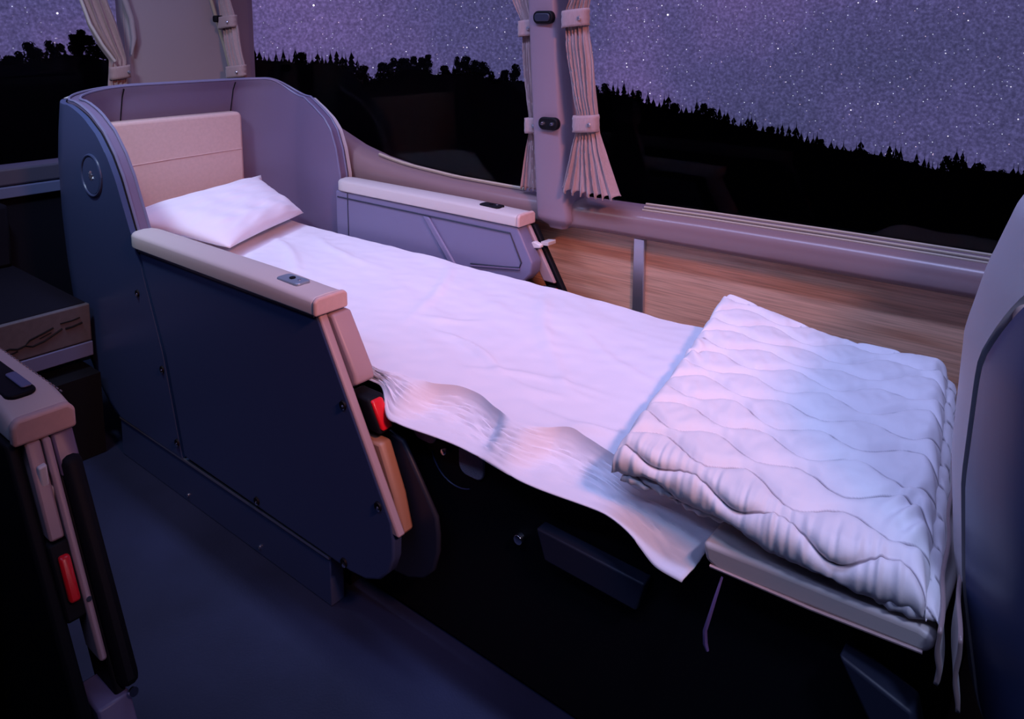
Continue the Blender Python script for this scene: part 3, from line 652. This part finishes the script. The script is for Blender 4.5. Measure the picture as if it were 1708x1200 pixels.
def qslab(z0f, T, inset, shiftx, nu=300, nt_=430, pat=1.0, phase=0):
    P = []
    ln = (FLc - NLc).length
    for i in range(nu + 1):
        u = i / nu
        n0 = NLc.lerp(NRc, u); f0 = FLc.lerp(FRc, u); dirv = (n0 - f0); dl = dirv.length; dirv.normalize()
        n0 = n0 - dirv * (inset + .006 * math.sin(u * 7 + phase)); f0 = f0 + dirv * inset; dl = (n0 - f0).length
        e = min(u, 1 - u) * .39; ed = min(1, math.sqrt(max(0, 1 - (1 - min(1, e / .020)) ** 2)))
        th = T * (.10 + .90 * ed)
        row = []; r_ = th / 2; tot = dl - th; arc = math.pi * r_; L_ = tot + arc + tot + arc
        for j in range(nt_):
            # finer sampling on top and near fold
            w = j / nt_
            if w < .62: s_ = tot * w / .62; part = 0
            elif w < .78: s_ = (w - .62) / .16; part = 1
            elif w < .93: s_ = tot * (w - .78) / .15; part = 2
            else: s_ = (w - .93) / .07; part = 3
            if part == 0: along = r_ + s_; zz = th; nrm = (0, 1); arcl = tot - s_; arcl = tot - s_
            elif part == 1: a = s_ * math.pi; along = r_ + tot + r_ * math.sin(a); zz = th / 2 + r_ * math.cos(a); nrm = (math.sin(a), math.cos(a)); arcl = -a * r_
            elif part == 2: along = r_ + tot - s_; zz = 0; nrm = (0, -1); arcl = -arc - s_
            else: a = s_ * math.pi; along = r_ - r_ * math.sin(a); zz = th / 2 - r_ * math.cos(a); nrm = (-math.sin(a), -math.cos(a)); arcl = tot + .02
            p = f0 + dirv * along
            yfrac = along / dl
            zb = z0f(u, yfrac)
            puff = stitch(u * .39, (arcl + .014) * (1 - .26 * u)) if part in (0, 1, 3) else .5
            hgt = (.0115 * puff - .0085) * pat * ed
            if part in (0, 1):
                hgt += .0016 * fbm(u * 14, arcl * 22, 2, phase)
                near = math.exp(-((arcl + .012) / .035) ** 2)
                hgt += near * ed * (.0022 * fbm(u * 60, arcl * 6, 1.0, 3 + phase) + .0010 * math.sin(u * 150 + 2 * math.sin(u * 30)))
                hgt += .004 * fbm(u * 5, yfrac * 5, 1.1, 12 + phase)
                # crumple near the right front corner
                c2 = math.exp(-(((u - .93) / .06) ** 2 + ((yfrac - .80) / .10) ** 2)); hgt += .004 * c2 * math.sin((u * 1.4 + yfrac) * 75)
                c3 = math.exp(-(((u - .03) / .07) ** 2 + ((yfrac - .45) / .10) ** 2)); hgt += .0035 * c3 * math.sin((u - yfrac * 1.4) * 70)
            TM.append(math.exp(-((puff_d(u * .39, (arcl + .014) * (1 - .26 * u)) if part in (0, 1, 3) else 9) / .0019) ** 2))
            ex = (1 if u > .5 else -1) * (1 - min(1, e / .03)) * .0012 * math.sin(yfrac * 60 + zz * 200)
            row.append((p.x + shiftx + dirv.x * nrm[0] * hgt + ex, p.y + dirv.y * nrm[0] * hgt, zb + zz + nrm[1] * hgt))
        P.append(row)
    mb = MB().grid(P, closed_v=True)
    return mb
def zupper(u, yf): 
    corner = math.exp(-((u / .28) ** 2 + (yf / .30) ** 2))
    return -.573 - .030 * u + .026 * u * u + .004 * math.sin(3 * u + 1) + .016 * corner - .006 * math.exp(-(((u - .6) / .25) ** 2 + (yf / .25) ** 2)) 
def zlower(u, yf): return -.5765 - .028 * u + .022 * u * u
mb = qslab(zupper, .044, 0, 0)
mb2 = qslab(zlower, .018, .012, .012, 120, 110, .6, 5); mb.add(mb2.v, mb2.f)
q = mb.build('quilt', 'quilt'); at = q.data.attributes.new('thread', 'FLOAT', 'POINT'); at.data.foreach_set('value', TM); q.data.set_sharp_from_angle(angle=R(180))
tag(q, 'thick white quilt with wavy stitching, folded at the foot of the bed', 'quilt')

# ================================================================ FRONT POD (the same pod one row ahead)
def copy_tree(o, parent=None):
    c_ = o.copy(); COL.objects.link(c_)
    if parent: c_.parent = parent
    for ch in o.children: copy_tree(ch, c_)
    return c_
front = copy_tree(pod); front.location.x += 2.070 * S
front['label'] = 'back of the next pod at the right edge, beige shell with a blue side panel'

# ================================================================ OPPOSITE SEAT ARMREST (across the aisle)
op = empty('aisle_seat', (-1.3, .2, -1), 'dark seat across the aisle at bottom left, only its armrest end lit', 'seat')
g = lambda z, o: -.968 + .50 * (-.468 - z) + o
def osl(z0, z1, y0, y1, a, b_, nm, mat, par=op, bev=.003):
    return MB().prism([(g(z0, a), z0), (g(z0, b_), z0), (g(z1, b_), z1), (g(z1, a), z1)], y0, y1).build(nm, mat, par, bevel=bev)
P = []
x0, x1, y0, y1 = -1.75, -.972, .285, .352
for i in range(31):
    q_ = i / 30; x = x0 + (x1 - x0) * q_; z1 = -.434 - .010 * sm(.94, 1, q_); z0 = -.472
    P.append([(x, y0, z0), (x, y0, z1 - .008), (x, y0 + .004, z1 - .002), (x, y0 + .012, z1), (x, y1 - .012, z1), (x, y1 - .004, z1 - .002), (x, y1, z1 - .008), (x, y1, z0)])
mb = MB().grid(P, closed_v=True); mb.f.append(tuple(range(8))); mb.f.append(tuple(240 + k for k in range(8)))
opad = mb.build('armrest_pad', 'pad', op, bevel=.003, seg=3)
MB().prism([(.284, -.474), (.284, -.450), (.290, -.442), (.345, -.442), (.352, -.450), (.352, -.474)], -.972, -.958, 'x').build('pad_end_cap', 'cushion', opad, bevel=.004, seg=3)
cp = MB().prism(rrect(-1.20, -1.005, .296, .330, .012), -.438, -.4315, 'z').build('control_plate', 'black', opad, bevel=.002)
MB().prism(rrect(-1.075, -1.018, .316, .328, .004), -.4315, -.429, 'z').build('control_button', 'bluetrim', cp, bevel=.001)
sbm = MB()
for k in range(70): sbm.tube([(-1.72 + k * .0106, .347, -.4355), (-1.714 + k * .0106, .347, -.4355)], .0009, 4)
sbm.build('stitching', 'stitch', opad)
osl(-.474, -.575, .296, .312, -.03, .006, 'front_pad', 'trim')
osl(-.474, -.70, .3135, .322, -.03, .009, 'front_edge', 'trim')
osl(-.474, -.52, .324, .348, -.03, .004, 'upper_cover', 'leather')
osl(-.500, -.735, .326, .349, -.03, .012, 'end_strip', 'black', bev=.008)
osl(-.472, -.90, .322, .334, -.06, .0, 'console_body', 'black')
osl(-.740, -.99, .300, .336, -.05, .006, 'lower_trim', 'leather')
MB().cyl((g(-.738, .012), .336, -.738), (1, 0, .4), .005, .004, 12).build('screw', 'chrome', op)
MB().cyl((g(-.640, .006), .318, -.640), (1, 0, .4), .003, .004, 12).build('screw', 'chrome', op)
tg = MB().prism([(.300, -.497), (.309, -.495), (.310, -.522), (.317, -.528), (.317, -.540), (.310, -.546), (.301, -.546), (.296, -.538), (.297, -.528), (.302, -.522)], -.945, -.936, 'x').build('belt_tongue', 'white', op, bevel=.002)
bb = osl(-.578, -.655, .293, .321, -.03, .004, 'belt_buckle', 'black')
osl(-.590, -.635, .299, .311, .003, .012, 'buckle_button', 'red', bb, .003)
MB().prism([(-1.75, -.474), (-.975, -.474), (-.79, -.80), (-.79, -.99), (-1.75, -.99)], .280, .295).build('inner_side_panel', 'black', op, bevel=.004)
MB().prism(rrect(-1.75, -1.05, -.99, -.60, .03), -.42, .27).build('seat_base', 'black', op, bevel=.01)

# ================================================================ REAR BENCH at the end of the aisle
rbn = empty('rear_bench', (-2.0, .5, -1), 'dark rear bench end with a worn printed grey panel, at the end of the aisle', 'bench')
MB().box(-2.38, -1.90, -.6, .738, -.66, -.642).build('bench_top', 'darkwall', rbn, bevel=.004)
pp = MB().box(-1.905, -1.888, -.6, .742, -.735, -.645).build('printed_panel', 'printed', rbn, bevel=.003)
MB().box(-1.905, -1.886, -.6, .742, -.772, -.737).build('lower_band', 'bluetrim', rbn, bevel=.002)
MB().box(-2.38, -1.84, -.6, .735, -.998, -.80).build('riser', 'black', rbn)
MB().box(-2.40, -2.34, -.6, .735, -.642, -.47).build('backrest', 'darkwall', rbn, bevel=.01)
mk = MB()
def mark(pts, r_): mk.tube([(-1.8872, y, z) for y, z in pts], r_, 6)
mark([(.718, -.672), (.70, -.675), (.675, -.675)], .0016); mark([(.722, -.686), (.70, -.690), (.685, -.690)], .0024)
mark([(.66, -.680), (.64, -.686), (.61, -.694), (.60, -.704), (.615, -.710), (.64, -.705), (.665, -.694), (.678, -.688)], .0022)
mark([(.655, -.690), (.63, -.697)], .0012)
mark([(.60, -.704), (.585, -.707), (.57, -.702), (.555, -.704)], .0022); mark([(.585, -.712), (.56, -.716), (.52, -.722), (.49, -.722)], .0018)
mark([(.50, -.700), (.47, -.706), (.45, -.716)], .0022)
mk.build('script_marks', 'black', pp)

# ================================================================ CURTAINS
def curtain(label, rows, depth0, n_pl, amp, ties, axis='y', side=-1, hem=.0):
    """rows: (z, left, right) edges; axis 'y' hangs along the side wall, 'x' along the rear wall"""
    root = empty('curtain', ((rows[-1][1] if axis == 'y' else depth0), (depth0 if axis == 'y' else rows[-1][1]), rows[-1][0]), label, 'curtain')
    rows = sorted(rows); nz = 90; nu = 110; z0, z1 = rows[0][0], rows[-1][0]
    tl = [(r_[0], r_[1]) for r_ in rows]; trr = [(r_[0], r_[2]) for r_ in rows]
    P = []
    for i in range(nz + 1):
        z = z0 + (z1 - z0) * i / nz; a = interp(tl, z); b_ = interp(trr, z); row = []
        tf = 1.
        for tz in ties: tf = min(tf, .25 + .75 * min(1, abs(z - tz) / .06))
        for k in range(nu + 1):
            u = k / nu; ph = 2 * math.pi * n_pl * (u + .03 * math.sin(z * 9 + u * 5))
            A_ = amp * tf; tri = math.asin(.96 * math.sin(ph)) / 1.3
            d = depth0 + A_ * tri + .3 * A_ * math.sin(2.3 * ph + z * 20)
            w = a + (b_ - a) * u + .10 * (b_ - a) / n_pl * math.sin(ph * 2)
            # the bundle wraps round at both edges
            edge = abs(2 * u - 1) ** 6; d += .010 * edge * (1 if axis == 'y' else -1)
            zz = z + (hem * math.sin(ph + 1) if i == 0 else 0)
            row.append((w, d, zz) if axis == 'y' else (d, w, zz))
        P.append(row)
    MB().grid(P).build('curtain_cloth', 'curtain', root, solid=.0022)
    for tz in ties:
        a = interp(tl, tz) - .003; b_ = interp(trr, tz) + .003; ring = []; hh = .019
        for zz in [tz - hh + 2 * hh * q_ / 6 for q_ in range(7)]:
            rr = []
            for k in range(28):
                an = 2 * math.pi * k / 28; ca, sa = math.cos(an), math.sin(an); bul = .0015 * math.cos((zz - tz) / hh * 1.4)
                w = (a + b_) / 2 + (b_ - a) / 2 * math.copysign(abs(ca) ** .7, ca) * (1 + .03 * math.sin(zz * 400)); d = depth0 + (.016 + bul) * math.copysign(abs(sa) ** .8, sa)
                zz2 = zz + (w - (a + b_) / 2) * .10
                rr.append((w, d, zz2) if axis == 'y' else (d, w, zz2))
            ring.append(rr)
        t_ = MB().grid(ring, closed_v=True).build('tieback', 'curtain', root, solid=.002)
        w = b_ - (b_ - a) * .18; d = depth0 - .019 if axis == 'y' else depth0 + .019
        c_ = (w, d, tz) if axis == 'y' else (d, w, tz); c2 = (w, d - .003, tz) if axis == 'y' else (d + .003, w, tz)
        MB().tube([c_, c2], [.005, .003], 12).build('button', 'steel', t_)
    return root
curtain('pleated mauve curtain tied back on the left side of the middle window pillar',
        [(.30, -1.27, -1.14), (.067, -1.217, -1.158), (.017, -1.190, -1.148), (-.019, -1.186, -1.146), (-.121, -1.180, -1.140), (-.209, -1.167, -1.132), (-.261, -1.167, -1.131), (-.33, -1.182, -1.126), (-.397, -1.196, -1.116)],
        1.500, 6, .006, (.0, -.235), hem=.003)
curtain('pleated pinkish curtain flaring at its hem on the right side of the middle window pillar',
        [(.30, -1.04, -.92), (.062, -1.012, -.958), (.042, -1.024, -.962), (.007, -1.024, -.964), (-.07, -1.016, -.948), (-.19, -.991, -.936), (-.233, -.991, -.932), (-.30, -1.008, -.909), (-.375, -1.034, -.880)],
        1.450, 7, .0085, (.022, -.212), hem=.006)
curtain('slanting tied curtain beside the rear corner pillar, at the rear side window',
        [(.35, -2.43, -2.33), (.091, -2.372, -2.313), (.043, -2.376, -2.294), (-.006, -2.360, -2.274), (-.074, -2.345, -2.257), (-.130, -2.335, -2.243), (-.24, -2.33, -2.235)],
        1.400, 5, .006, (.019, -.140))
rc_ = curtain('swept mauve curtain at the rear window, left of the rear corner pillar',
        [(.30, .88, 1.04), (.079, .968, 1.051), (.012, .987, 1.072), (-.048, 1.016, 1.085), (-.093, 1.044, 1.093), (-.158, 1.037, 1.092), (-.25, 1.03, 1.10)],
        -2.370, 4, .008, (-.130,), axis='x')
MB().tube([(-2.365, .965 - .1 * 0, .095), (-2.355, .985, .012), (-2.352, 1.014, -.048), (-2.352, 1.046, -.097)], .0045, 8).build('curtain_edge', 'pad', rc_)
pc = MB().tube([(-2.40, 1.098, .35), (-2.40, 1.108, .09), (-2.398, 1.124, .03), (-2.396, 1.128, -.03), (-2.398, 1.118, -.08)], [.010, .010, .009, .008, .003], 10)
st(pc, 'trim_10', 'rearpil', 'pale edge strip beside the rear corner pillar', 'trim')
# curtain track and black hooks on the rear corner pillar
tk = MB().tube([(-2.40, 1.30, .45), (-2.395, 1.385, .10), (-2.39, 1.405, .01), (-2.385, 1.425, -.08), (-2.38, 1.44, -.16), (-2.375, 1.45, -.22)], .006, 8).build('curtain_track', 'rubber', rp)
for y, z in ((1.392, .030), (1.437, -.140)):
    MB().prism([(a_ + y, b_ + z) for a_, b_ in rrect(-.018, .018, -.011, .011, .006)], -2.372, -2.350, 'x').build('hook_plate', 'black', rp, bevel=.003)
